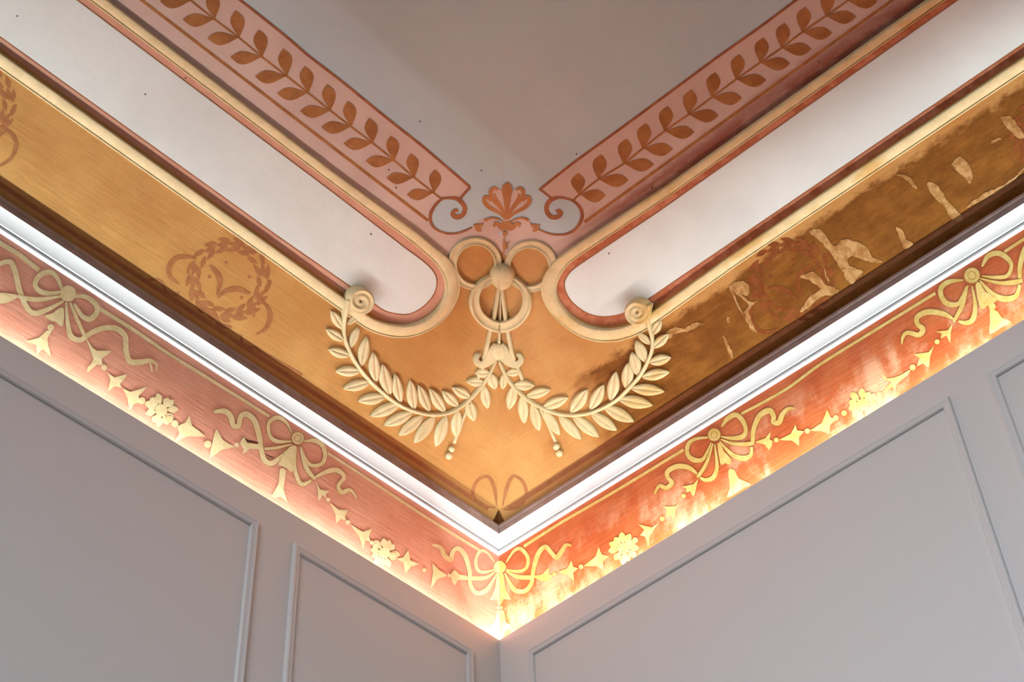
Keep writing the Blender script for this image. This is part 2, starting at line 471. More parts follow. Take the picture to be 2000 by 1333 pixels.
for side,W_,yu,yl in ((0,WHITE_L,622,770),(1,WHITE_R,634,782.5)):
    if side==0: s0=s_at(*W_[0],0)+.03; s1=s_at(*W_[-1],0)+.03
    else: s0=s_at(*W_[-1],1)+.03; s1=s_at(*W_[0],1)+.03
    cW=cr(W_,3)
    poly=closed_poly(cW,side,yu,yl,s0,s1)
    root=MB(); 
    flat(root,poly,cove,3,0,22)
    flat(root,grow(poly,2.6),cove,2,1,22)
    flat(root,grow(poly,19),cove,1,2,22)
    tag(root.build('cove_panel',['white','brown','salmonL' if side==0 else 'salmonR'],CEIL),'white cove panel, left' if side==0 else 'white cove panel, right')
# pink leaf borders
A=lambda x,y:(600+x/4.4425,320+y/4.4425)
B=lambda x,y:(960+x/4.4425,320+y/4.4425)
n=12
PL_L=[(469,0),(510,32),(570,80.5),(600,107),(660,153),(704,188.5),(762,236),(820,281.5),(870,324),(918,365.5)]
PL_R=[(1057,368),(1120,318),(1200,260),(1336,160),(1400,112.5),(1480,56),(1555,0)]
s_top=s_at(469,0,0)+.02; far_up=[line_px(0,411,FAR+(s_top-FAR)*i/n) for i in range(n)]
s_topR=s_at(1555,0,1)+.02; far_upR=[line_px(1,425,s_topR+(FAR-s_topR)*i/n) for i in range(1,n+1)]
scL=[A(1400,235),A(1330,302),A(1290,296),A(1215,297),A(1165,310),A(1110,360),A(1070,430),A(1068,500),A(1105,560),A(1180,598),A(1260,607),A(1340,592),A(1420,553),A(1500,488),A(1580,466),A(1640,474),A(1700,505)]
scR=[B(150,505),B(190,482),B(260,468),B(320,492),B(400,560),B(430,585),B(520,615),B(620,618),B(690,596),B(755,540),B(790,470),B(782,400),B(745,350),B(690,312),B(600,290),B(520,300)]
lowR=[line_px(1,594,s) for s in [FAR-(FAR-0.45)*i/n for i in range(n)]]+[(1140,477),(1090,507),(1078,492),(1060,478),(1035,474),(1012,482)]
lowL=[(968,482),(948,470),(925,468),(900,474),(884,490),(874,500),(800,446)]+[line_px(0,582,s) for s in [0.45+(FAR-0.45)*i/n for i in range(n+1)]]
mid=[(990,500)]
leftpoly=far_up+PL_L+cr(scL,2)+[(988,438),(988,500)]+lowL
rightpoly=[(988,500),(988,438)]+cr(scR,2)+PL_R+far_upR+lowR
def paint_side(side):
    mb=MB()
    flat(mb,leftpoly if side==0 else rightpoly,cove,1,0,22)
    up=([*far_up]+PL_L) if side==0 else (PL_R+far_upR)
    # outer brown line
    stroke(mb,[(x,y) for x,y in up],cove,2,1,5.0,2)
    # inner brown line, drawn at constant distance
    D0=cove(836 if side==0 else 1142,431 if side==0 else 433.7); d0=min(D0.x,D0.y)
    yl_=[proj((s,d0,H(d0)) if side==0 else (d0,s,H(d0))) for s in [ (D0.x if side==0 else D0.y)+(FAR-.35)*i/14 for i in range(15)]]
    yl_=[(x+0,y+0) for x,y in yl_]
    stroke(mb,yl_,cove,2,2,6.0,2)
    return mb
mb=MB(); flat(mb,[(838,392),(880,372),(1100,372),(1140,392),(1140,440),(1100,468),(870,468),(838,450)],cove,0.5,0,20)
mb.build('palmette_ground',['ceil'],CEIL)
# thin brown line low on the ochre, behind the cornice
mb=MB()
for side in (0,1):
    C=[line_px(side,1007,s) for s in [0.06+(FAR-.06)*i/16 for i in range(17)]]
    stroke(mb,C,cove,1,0,9,2)
mb.build('brown_line',['wreath','wreathR'],CEIL)
bm_l=paint_side(0); bm_r=paint_side(1)
# end cut and scroll lines
stroke(bm_l,[(918,365.5),(906,379),A(1330,302)],cove,3,1,5)
stroke(bm_l,[A(1165,302)+(5,),A(1215,296)+(5,),A(1290,300)+(8,),A(1345,340)+(9,),A(1368,390)+(9,),A(1350,440)+(9,),A(1300,462)+(10,),A(1262,440)+(9,),A(1275,408)+(7,),A(1310,405)+(6,)],cove,3,1)
stroke(bm_l,[A(1215,296)+(3,),A(1165,308)+(5,),A(1110,360)+(6,),A(1072,430)+(7,),A(1070,500)+(6,),A(1107,560)+(5,),A(1180,597)+(4,),A(1260,606)+(4,),A(1340,591)+(4,),A(1430,552)+(3,)],cove,3,1)
stroke(bm_r,[B(412,215),B(460,252),B(520,298)],cove,3,1,4)
stroke(bm_r,[B(700,315)+(4,),B(600,292)+(5,),B(530,305)+(8,),B(485,350)+(9,),B(480,410)+(9,),B(515,458)+(9,),B(570,462)+(9,),B(600,430)+(9,),B(585,405)+(7,),B(560,415)+(6,)],cove,3,1)
stroke(bm_r,[B(600,292)+(3,),B(690,312)+(5,),B(745,350)+(6,),B(782,410)+(7,),B(782,480)+(7,),B(740,555)+(6,),B(680,598)+(5,),B(600,615)+(4,),B(500,605)+(4,),B(410,568)+(3,)],cove,3,1)
# laurel sprays painted on the pink
NL=[(372,0),(417,36),(465,72),(510,109.5),(558,147),(600,180),(643.6,214.6),(684,246),(726,278),(768,312),(807,345),(845,375)]
for _ in range(10): NL.insert(0,(NL[0][0]-44.5,NL[0][1]-36))
stroke(bm_l,NL+[(863,389)],cove,2,2,4,3)
lt={(684,246):((679,204),(583.6,246.8))}
for i,(x,y) in enumerate(NL):
    sc_=1.0-0.02*max(0,i-14)
    tip=(x-5,y-52*sc_) if i!=21 else (850,332)
    leaf2(bm_l,(x+2,y+1),tip if i!=21 else (850,331),26*sc_,cove,3,2,pos=0.62,bend=0.02)
    leaf2(bm_l,(x,y+1),(x-60*sc_,y+2) if i!=21 else (794.7,380),24*sc_,cove,3,2,pos=0.62,bend=-0.03)
NR=[(1133,378.5),(1170.5,349),(1220,318.5),(1257,288.4),(1299.6,254.8),(1346.4,222.4),(1392,188.8),(1439.6,153.6),(1486.4,121),(1528,92.4),(1568.5,61.3),(1615,30),(1657,0)]
NR[2:2]=[]
for _ in range(10): NR.append((NR[-1][0]+43,NR[-1][1]-30))
stroke(bm_r,[(1119,392)]+NR,cove,2,2,4,3)
for i,(x,y) in enumerate(NR):
    leaf2(bm_r,(x-2,y+1),(x+5-1*(i<3),y-48) if i else (1129,338),26,cove,3,2,pos=0.62,bend=-0.02)
    leaf2(bm_r,(x,y+1),(x+57,y+2.5) if i else (1183,382),24,cove,3,2,pos=0.62,bend=0.03)
tag(bm_l.build('leaf_border',['pinkL','brown','leaf'],CEIL),'pink border with brown leaf spray, left')
tag(bm_r.build('leaf_border',['pinkR','brown','leaf'],CEIL),'pink border with brown leaf spray, right, stained')
cpal=lambda x,y,o=0: cove(x,y,o+0.0010)
# palmette
mb=MB(); ax=990.0
def mir(p): return (2*ax-p[0],)+tuple(p[1:])
sil=[B(120,480),B(200,435),B(290,385),B(335,355),B(352,310),B(335,278),B(290,275),B(285,225),B(250,198),B(208,215),B(190,230),B(180,190),B(142,155)]
sil=[(ax,438)]+sil[1:]
full=sil+[mir(p) for p in sil[::-1][1:-1]]
flat(mb,full,cpal,1,0,6)
for mr in (0,1):
    q=(lambda P:[mir(p) for p in P]) if mr else (lambda P:P)
    stroke(mb,q([B(142,480)+(4,),B(200,425)+(6,),B(290,375)+(8,),B(328,325)+(9,),B(320,290)+(8,),B(285,300)+(6,),B(280,325)+(4,)]),cpal,2,1)
    stroke(mb,q([B(140,470)+(4,),B(195,380)+(5,),B(262,300)+(7,),B(275,240)+(8,),B(245,210)+(6,),B(215,225)+(5,)]),cpal,2,1)
    stroke(mb,q([B(138,460)+(3,),B(180,370)+(4,),B(230,300)+(5,),B(240,255)+(4,)]),cpal,2,1)
    stroke(mb,q([(ax,446,5),B(175,560)+(8,),B(215,520)+(8,),B(245,525)+(5,),B(238,545)+(3,)]),cpal,3,1)
    stroke(mb,q([(ax,440,4),B(170,500)+(3,),B(210,478)+(3,),B(270,468)+(4,),B(325,490)+(5,)]),cpal,3,1)
    flat(mb,q([B(325,480),B(345,520),B(430,525),B(410,545),B(415,565),B(385,590),B(355,585),B(365,555),B(345,540)]),cpal,3,1)
    stroke(mb,q([(ax-1,486,2),B(135,700)+(3,),B(160,665)+(2,)]),cpal,3,1)
flat(mb,[(ax,432),(ax+4,418),(ax+8,385),(ax+11,372),(ax+8,361),(ax+1,355),(ax-7,361),(ax-11,372),(ax-7,386),(ax-3,418)],cpal,3,1)
flat(mb,[(ax-10,432),(ax-14,442),(ax-4,449),(ax+4,449),(ax+14,442),(ax+8,432)],cpal,3,1)
disc(mb,(986.5,456),5.5,cpal,3,1,14,4.5)
stroke(mb,[(985.5,460,2),(984.5,470,3),(985,480,6),(984.5,490,4),(984,500,2)],cpal,3,1)
tag(mb.build('palmette',['pinkL','pale'],CEIL),'small brown and pink palmette')
# wreath stencils on the ochre
def wreath(c,R,name_m,clip=None,loops=(),dots=(),seed=1):
    mb=MB(); rnd=random.Random(seed)
    n=17
    for k in range(n):
        for row,(rr,da) in enumerate(((R-9,0.0),(R+1,0.18),(R+9,0.35))):
            a=2*math.pi*(k+da)/n+0.05
            if row==1 and k%5==0: continue
            L_=27+rnd.uniform(-4,4); tw=(-0.28,0.05,0.30)[row]
            x,y=c[0]+rr*math.cos(a),c[1]+rr*math.sin(a)
            tx,ty=-math.sin(a+tw),math.cos(a+tw)
            leaf2(mb,(x-tx*L_/2,y-ty*L_/2),(x+tx*L_/2,y+ty*L_/2),8.0,cove,1+0.04*(k%4)+.2*row,0,pos=0.5)
    for lp in loops: stroke(mb,lp,cove,2,0)
    for x,y in dots: disc(mb,(x,y),3.4,cove,1,0,10)
    return mb.build('wreath',[name_m],CEIL)
T6=lambda P:tr(P,3.332,200,400)
tag(wreath((446,547),69,'wreath',loops=[
 T6([(500,520,6),(440,470,28),(435,400,34),(480,350,32),(540,340,26),(610,350,12)]),
 T6([(1000,845,8),(1060,810,26),(1090,740,34),(1080,680,28),(1040,630,10)]),
 T6([(695,395,10),(740,440,34),(765,500,36),(745,590,14)]),T6([(750,610,8),(800,565,28),(880,550,36),(960,580,14)]),
 T6([(900,850,14),(910,900,18),(950,925,18),(1000,930,14),(1040,960,16),(1300,1110,16)]),
 T6([(300,485,14),(380,500,16),(410,560,18),(450,590,18),(500,575,14)]),T6([(640,690,20),(720,700,24),(760,780,30),(840,800,16)])],
 dots=[T6([p])[0] for p in ((805,375),(720,258),(955,470),(1080,500),(905,605),(985,722),(695,470),(555,440))]),'faint brown wreath stencil on the left ochre band')
T5=lambda P:tr(P,3.332,1300,340)
tag(wreath((1546,547),69,'wreathR',seed=5,loops=[
 T5([(1020,540,8),(1080,525,26),(1150,560,30),(1195,620,30),(1190,690,14)]),
 T5([(590,830,10),(550,900,28),(570,980,28),(640,1030,24),(740,1010,12)]),
 T5([(665,745,12),(720,740,30),(790,760,30),(860,830,10)]),T5([(895,800,12),(865,720,28),(890,640,36),(950,590,24)])],
 dots=[T5([p])[0] for p in ((830,560),(680,660),(645,910),(910,450),(545,690))]),'dark brown wreath stencil on the stained right ochre band')
tag(wreath((-50,202),68,'wreath',seed=3,loops=[tr([(0,790,20),(70,830,26),(100,900,26),(70,980,22),(0,1030,14)],3.174,0,0)],dots=[(27,208)]),'wreath stencil cut by the left edge of the photo')
tag(wreath((2056,262),68,'wreathR',seed=4),'wreath stencil cut by the right edge of the photo')
mb=MB(); T=lambda P:tr(P,2.9425,800,880)
stroke(mb,T([(500,322,6),(490,230,22),(465,165,22),(435,150,18),(385,180,20),(362,250,22),(395,305,18),(440,322,14),(492,330,6)]),cove,1)
stroke(mb,T([(535,322,6),(555,230,22),(580,165,22),(605,148,18),(650,180,20),(672,250,22),(640,315,18),(590,338,14),(540,340,6)]),cove,1)
tag(mb.build('wreath_ribbon',['wreath'],CEIL),'faint ribbon loops at the foot of the mitre')
# light patches in the stain on the right
mb=MB()
for P in ([(940,375),(1000,355),(1060,425),(1100,465),(1160,425),(1240,440),(1300,470),(1350,540),(1410,570),(1360,577),(1280,560),(1200,535),(1188,590),(1240,615),(1285,640),(1260,672),(1215,715),(1180,690),(1150,630),(1100,560),(1060,500),(1010,440)],
          [(1500,350),(1540,370),(1565,420),(1610,462),(1560,490),(1535,440)],
          [(1500,5),(1560,10),(1610,40),(1638,100),(1610,85),(1570,40)],
          [(700,280-340+340),(702,300),(690,310)],
          [(418,745),(440,712),(490,698),(535,715),(545,760),(535,795),(500,790),(560,830),(600,830),(560,860),(545,910),(575,990),(600,1030),(570,1020),(530,960),(510,900),(540,860),(505,815),(470,790),(445,770),(480,850),(530,940),(500,915),(455,840)],
          [(400,925),(415,940),(420,970),(405,965)],[(370,1045),(400,1090),(430,1150),(440,1200),(420,1190),(395,1120)],
          [(960,640),(1010,680),(1060,730),(1100,740),(1130,770),(1070,790),(1010,800),(930,870),(880,900),(900,850),(950,790),(1010,750),(940,690),(880,670)],
          [(1030,600),(1045,640),(1070,700),(1060,700),(1035,650)],
          [(0,1040),(60,1000),(120,1010),(180,975),(260,975),(200,1000),(130,1030),(60,1040),(20,1075)]):
    P=tr(P,3.332,1300,340)
    if abs(sum(P[i][0]*P[(i+1)%len(P)][1]-P[(i+1)%len(P)][0]*P[i][1] for i in range(len(P))))<40: continue
    rnd=random.Random(int(P[0][0])); Q=cr(P,4,True); Q=[(x+rnd.uniform(-1.6,1.6),y+rnd.uniform(-1.6,1.6)) for x,y in Q]
    flat(mb,Q,cove,3,0)
for P in ([(1140,1015),(1190,970),(1240,1020),(1270,1090),(1250,1140),(1220,1100),(1160,1050)],[(990,1130),(1040,1140),(1080,1190),(1110,1240),(1180,1320),(1210,1360),(1150,1370),(1100,1290),(1060,1250),(1010,1190)],[(1440,730),(1500,720),(1550,790),(1587,830),(1587,860),(1540,845),(1490,800)],[(1380,880),(1430,855),(1445,865),(1400,885)],[(1230,1290),(1340,1200),(1420,1165),(1500,1120),(1587,1040),(1587,1060),(1480,1160),(1350,1230)]):
    P=tr(P,3.174,1500,0); rnd=random.Random(int(P[0][1])); Q=cr(P,4,True); Q=[(x+rnd.uniform(-1.6,1.6),y+rnd.uniform(-1.6,1.6)) for x,y in Q]
    flat(mb,Q,cove,3,0)
tag(mb.build('bare_patch',['patch'],CEIL),'pale worn patches in the brown stain')

mb=MB()
for x,y in ((33,31),(759,331),(773,366),(724,457),(1190,494.5),(1274,366),(940,332),(283,184),(362,152),(1126,300),(660,360),(455,440),(1600,120),(820,236)):
    disc(mb,(x,y),1.6,cove,6,0,8)
mb.build('speck',['dark'],CEIL)
# =====================================================================  FRIEZE PAINTING (children of the walls)
FL=wall_hit(0); FR=wall_hit(1)
BK=[0]
def bell(mb,P,surf):
    BK[0]=(BK[0]+1)%9; flat(mb,P,surf,2+BK[0]*.09,0,40)
def flower(mb,c,r,R,surf,n=11,seed=0,sq=1.0):
    rnd=random.Random(seed)
    for k in range(n):
        a=2*math.pi*k/n+rnd.uniform(-.12,.12); R2=R*rnd.uniform(0.85,1.05)
        leaf2(mb,(c[0]+r*0.8*math.cos(a),c[1]+r*0.8*math.sin(a)),(c[0]+R2*math.cos(a),c[1]+R2*math.sin(a)),R*0.36,surf,2+0.08*k,0,pos=0.6)
    disc(mb,c,r,surf,3,0); 
def outline_disc(mb,c,r,surf,ring=True):
    disc(mb,c,r,surf,4,0)
    if ring:
        stroke(mb,[(c[0]+r*math.cos(2*math.pi*i/16),c[1]+r*math.sin(2*math.pi*i/16)) for i in range(16)],surf,5,1,1.3,2,True)
        stroke(mb,[(c[0]+r*.5*math.cos(2*math.pi*i/12),c[1]+r*.5*math.sin(2*math.pi*i/12)) for i in range(12)],surf,5,1,0.9,2,True)
BOW='painted_bow'; SW='painted_swag'
def SETX(s,ox,oy,surf,outl):
    return dict(s=s,ox=ox,oy=oy,surf=surf,outl=outl)
def mk(S,strokes=(),bells=(),beads=(),knot=None,flowers=(),lay=2):
    mb=MB(); t=lambda P:tr(P,S['s'],S['ox'],S['oy'])
    for i,P in enumerate(strokes):
        Q=t(P); stroke(mb,Q,S['surf'],lay+(i%3)*0.5,0)
        if S['outl']:
            QO=[(x,y,w_+1.6) for x,y,w_ in Q]; stroke(mb,QO,S['surf'],1+(i%3)*0.2,1)
    for P in bells: bell(mb,cr(t(P),2,True),S['surf'])
    for x,y,r in beads:
        c=t([(x,y)])[0]; disc(mb,c,r/S['s'],S['surf'],3,0)
    if knot:
        c=t([knot[:2]])[0]; outline_disc(mb,c,knot[2]/S['s'],S['surf'],S['outl'] or knot[2]<46)
    for x,y,r,R,sd in flowers:
        c=t([(x,y)])[0]; flower(mb,c,r/S['s'],R/S['s'],S['surf'],seed=sd)
    return mb
# --- left wall, bow near the left edge
S=SETX(3.175,0,440,FL,False)
mk(S,strokes=[[(385,400,20),(350,320,26),(300,292,34),(240,320,32),(218,370,30),(250,412,32),(310,425,28),(380,415,18)],
 [(462,442,20),(530,445,28),(592,490,34),(602,540,32),(560,582,34),(510,565,28),(460,490,18)],
 [(385,440,14),(250,462,28),(160,455,28),(110,440,22)],
 [(395,470,14),(300,522,28),(210,547,34),(160,500,32),(120,400,34),(97,300,34),(70,235,32),(25,230,28),(-30,260,28)],
 [(410,480,12),(415,560,20),(425,640,28),(445,695,34),(500,712,30),(560,672,30),(640,640,32),(720,642,34),(775,690,34),(782,780,32),(805,845,34),(870,850,34),(930,842,26),(970,865,14),(968,905,8)],
 [(435,480,12),(480,590,22),(530,700,20)],[(930,850,12),(945,910,8)]],
 bells=[[(395,515),(360,520),(330,545),(275,565),(320,595),(345,600),(380,630),(395,600)],
 [(120,440),(60,425),(0,420),(-60,425),(-60,480),(0,488),(60,475)]],knot=(422,425,50)).build(BOW,['gold','goldD'],WALL_L,False)
mk(S,bells=[[(290,655),(320,660),(295,700),(300,745),(315,815),(265,770),(228,805),(225,745),(160,722),(240,700)],
 [(530,700),(560,740),(600,780),(695,780),(630,830),(640,870),(600,865),(545,915),(545,880),(580,830)],
 [(665,910),(710,945),(790,925),(745,985),(755,1010),(710,1000),(670,1030),(685,960)],
 [(760,1010),(810,1035),(910,1005),(860,1060),(865,1100),(830,1110),(805,1150),(790,1070)],
 [(1100,1248),(1150,1225),(1175,1182),(1192,1245),(1275,1312),(1165,1310),(1085,1345),(1112,1290)]],
 beads=[(315,635,20),(645,885,18),(880,1090,22),(920,1110,20),(950,1090,22),(1085,1232,22),(1050,1205,22)],flowers=[(1000,1150,38,105,1)]).build(SW,['gold','goldD'],WALL_L,False)
mb=MB(); stroke(mb,[(-90,419,9),(-40,449,9),(0,475,9),(40,500,9),(76,528,9)],FL,1,0)
stroke(mb,[(192,602,8),(260,644,7),(330,692,6),(400,735,6),(526,814,5.5)],FL,1,0)
stroke(mb,[(639.5,885,5),(700,924,5),(800,990,5),(880,1041,5.5),(936,1075,5.5)],FL,1,0)
mb.build('frieze_line',['gold'],WALL_L,False)
# --- left wall, second bow
S=SETX(3.507,380,740,FL,True)
mk(S,strokes=[[(665,370,10),(635,310,18),(600,278,28),(560,268,30),(515,295,26),(505,350,24),(525,405,26),(575,432,26),(665,430,10)],
 [(750,430,10),(820,425,30),(875,455,32),(895,525,28),(870,585,26),(800,595,24),(760,550,18),(728,470,10)],
 [(665,450,8),(560,475,20),(480,482,18)],
 [(660,465,8),(600,530,26),(530,580,36),(480,560,36),(455,480,34),(440,380,38),(410,290,38),(360,245,38),(318,258,34),(300,325,34),(265,320,34),(245,255,38),(200,222,36),(135,228,22)],
 [(695,470,10),(685,600,24),(712,700,28),(745,725,28),(800,698,18)],[(722,470,10),(765,610,30),(825,690,20)],
 [(820,680,14),(900,640,30),(975,628,34),(1025,675,28),(985,735,26),(1010,780,30),(1060,762,24),(1100,800,14),(1105,835,6)]],
 bells=[[(655,465),(700,470),(690,560),(670,640),(640,620),(600,600),(575,580)],[(585,620),(625,630),(610,760),(640,850),(590,810),(560,815),(530,800),(575,720)]],
 knot=(708,408,45)).build(BOW,['gold','goldD'],WALL_L,False)
S2=SETX(3.507,380,740,FL,False)
mk(S2,bells=[[(240,450),(190,415),(150,345),(125,430),(105,545),(180,490),(270,470)],[(310,445),(340,400),(360,440),(430,450),(440,485),(380,480),(330,520),(335,480)],
 [(830,700),(860,760),(925,770),(900,790),(900,825),(880,800),(850,838),(845,770)],
 [(925,850),(990,900),(1050,900),(1030,940),(1035,975),(1000,960),(970,995),(965,930)],
 [(1070,1000),(1150,1050),(1215,1028),(1195,1080),(1205,1120),(1170,1110),(1155,1165),(1130,1090)],
 [(1385,1235),(1430,1225),(1465,1175),(1478,1245),(1540,1270),(1480,1290),(1445,1335),(1430,1265)]],
 beads=[(288,455,16),(90,450,25),(915,830,13),(1050,985,16),(1215,1125,14),(1240,1150,20),(1365,1210,18)],flowers=[(1300,1195,38,105,2)]).build(SW,['gold','goldD'],WALL_L,False)
# --- corner: bow half on each wall
S5=(2.9425,800,880)
def corner(left):
    S=SETX(*S5,FL if left else FR,False)
    if left:
        st=[[(488,645,8),(445,590,14),(405,580,20),(380,630,20),(390,685,18),(425,702,18),(490,688,10)],
        [(492,700,8),(430,735,22),(335,735,26)],
        [(500,710,8),(445,800,26),(385,822,26),(348,770,22),(345,700,24),(320,610,28),(280,565,26),(248,585,24),(235,630,26),(200,605,26),(178,560,22),(130,545,14)]]
        bl=[[(215,722),(170,690),(130,650),(135,700),(122,795),(160,740)],[(235,725),(258,688),(285,715),(330,722),(330,748),(280,745),(258,778)],
            [(516,715),(500,715),(490,800),(460,860),(500,858),(516,900)],[(516,930),(500,930),(490,985),(460,1010),(500,1040),(516,1080)],[(516,635),(490,650),(482,672),(490,695),(516,708)]]
        bd=[(85,690,11),(228,720,10),(507,905,9)]
    else:
        st=[[(555,645,8),(600,580,16),(640,568,22),(680,620,20),(668,680,18),(620,697,18),(556,688,10)],
        [(555,695,8),(620,728,22),(700,732,26)],
        [(548,708,8),(600,800,26),(660,810,26),(700,765,22),(712,690,24),(740,595,28),(780,555,26),(815,590,24),(845,618,26),(875,580,26),(900,545,20),(930,550,10)]]
        bl=[[(712,722),(760,715),(800,675),(800,715),(822,715),(800,752),(740,745)],[(850,700),(905,680),(930,632),(940,670),(970,680),(940,705),(945,752),(910,718)],
            [(1000,665),(1070,610),(1085,555),(1105,600),(1145,610),(1110,640),(1115,685),(1070,665)],
            [(516,715),(540,715),(552,800),(585,860),(540,855),(516,900)],[(516,930),(545,930),(553,990),(592,1010),(550,1050),(530,1085),(516,1070)],[(516,635),(545,650),(555,672),(545,695),(516,708)]]
        bd=[(832,712,11),(985,670,13),(527,905,9)]
    return mk(S,strokes=st,bells=bl,beads=bd)
corner(True).build(BOW,['gold','goldD'],WALL_L,False); corner(False).build(BOW,['goldR','goldD'],WALL_R,False)
# --- right wall bows
S=SETX(3.7024,1200,760,FR,True)
mk(S,strokes=[[(775,275,12),(820,215,34),(880,188,34),(930,235,32),(950,300,26),(925,345,36),(850,358,26),(770,345,8)],
 [(675,352,12),(590,362,22),(535,400,30),(528,470,28),(570,512,36),(630,515,28),(665,470,18),(700,390,8)],
 [(770,365,8),(850,395,22),(940,402,30),(1010,390,24)],[(760,380,8),(850,475,30),(930,503,40),(985,480,28),(992,420,18)],
 [(1000,385,26),(1008,290,32),(1050,195,38),(1120,158,42),(1152,200,32),(1150,238,34),(1190,243,38),(1215,185,34),(1255,145,26),(1300,140,10)],
 [(712,395,8),(665,540,24),(600,640,22)],[(725,400,8),(742,560,24),(715,640,32),(660,660,26),(620,642,14)],
 [(598,615,14),(540,572,32),(460,560,36),(388,595,34),(385,640,28),(415,680,32),(375,718,32),(325,702,24),(290,760,10)]],
 bells=[[(745,395),(775,410),(790,450),(845,510),(830,550),(800,535),(768,548)],[(830,580),(870,590),(900,650),(990,690),(940,715),(900,742),(810,790),(835,720),(825,630)]],
 knot=(722,333,47)).build(BOW,['goldR','goldD'],WALL_R,False)
S2=SETX(3.7024,1200,760,FR,False)
mk(S2,bells=[[(1015,385),(1090,358),(1130,308),(1122,365),(1145,378),(1120,442),(1085,402)],[(1190,370),(1275,325),(1310,258),(1320,300),(1372,308),(1335,350),(1335,412),(1285,375)],
 [(1412,302),(1500,245),(1537,150),(1562,205),(1605,222),(1560,262),(1552,325),(1500,305)],
 [(605,650),(570,690),(485,708),(520,720),(515,752),(550,742),(572,782),(592,710)],[(490,800),(440,850),(345,850),(380,872),(370,922),(400,910),(437,943),(442,870)],
 [(325,960),(270,1003),(170,978),(215,1020),(185,1060),(222,1070),(247,1142),(257,1065)]],
 beads=[(1170,370,17),(1395,305,19),(500,775,16),(345,940,17),(150,1095,20),(110,1110,22)],flowers=[(65,1155,40,118,3)]).build(SW,['goldR','goldD'],WALL_R,False)
S=SETX(3.7025,1600,440,FR,True)
mk(S,strokes=[[(1178,300,14),(1220,225,34),(1290,203,38),(1355,235,36),(1390,290,26),(1360,365,28),(1270,378,24),(1175,368,8)],
 [(1040,398,10),(940,410,34),(882,455,36),(885,520,34),(930,570,40),(1000,572,32),(1035,520,22),(1065,440,8)],
 [(1160,385,8),(1300,418,24),(1400,415,36),(1470,400,26)],[(1160,400,10),(1260,505,38),(1350,535,44),(1425,510,34),(1450,430,22)],
 [(1450,385,26),(1452,300,32),(1475,210,40),(1520,130,44),(1590,90,40)],
 [(1075,435,8),(1035,580,30),(972,700,20)],[(1105,440,8),(1128,580,28),(1112,680,38),(1060,708,32),(1008,695,16)],
 [(970,680,14),(900,643,36),(790,628,40),(712,662,36),(710,715,32),(750,752,38),(720,795,36),(640,778,30),(605,810,22),(598,862,8)]],
 bells=[[(1130,430),(1165,418),(1200,480),(1290,540),(1215,585),(1165,605)],[(1235,610),(1290,625),(1320,670),(1390,700),(1310,745),(1232,790),(1235,700)]],
 knot=(1105,365,58)).build(BOW,['goldR','goldD'],WALL_R,False)
S2=SETX(3.7025,1600,440,FR,False)
mk(S2,bells=[[(965,705),(930,760),(840,770),(885,785),(880,822),(920,800),(947,855),(952,780)],[(830,870),(790,920),(680,935),(725,960),(705,1022),(750,1000),(792,1030),(802,950)],
 [(655,1045),(580,1090),(490,1110),(455,1062),(470,1115),(520,1135),(450,1215),(530,1170),(545,1220),(560,1150),(640,1085)]],
 beads=[(852,845,18),(675,1030,21),(435,1225,18),(1250,590,26),(120,1395,20),(180,1360,20),(390,1240,22)],flowers=[(315,1300,44,120,4)]).build(SW,['goldR','goldD'],WALL_R,False)
mb=MB(); stroke(mb,[(1023,1068,5.5),(1100,1019,5.5),(1200,961,5.5),(1335,879,5.5)],FR,1,0)
stroke(mb,[(1448,809,5.5),(1535,761,5.5),(1600,713.5,5.5),(1700,651,5.5),(1827,573,6)],FR,1,0)
stroke(mb,[(1962,492,6),(2000,467,6),(2060,428,6),(2120,389,6)],FR,1,0)
mb.build('frieze_line',['goldR'],WALL_R,False)
# crack and flaking on the left frieze
mb=MB(); S=SETX(3.507,380,740,FL,False)
stroke(mb,tr([(345,408,4),(365,425,12),(400,432,12),(440,440,5)],3.507,380,740),FL,6,0)
stroke(mb,tr([(485,515,4),(520,535,8),(545,540,4)],3.507,380,740),FL,6,0)
mb.build('crack',['dark'],WALL_L,False)

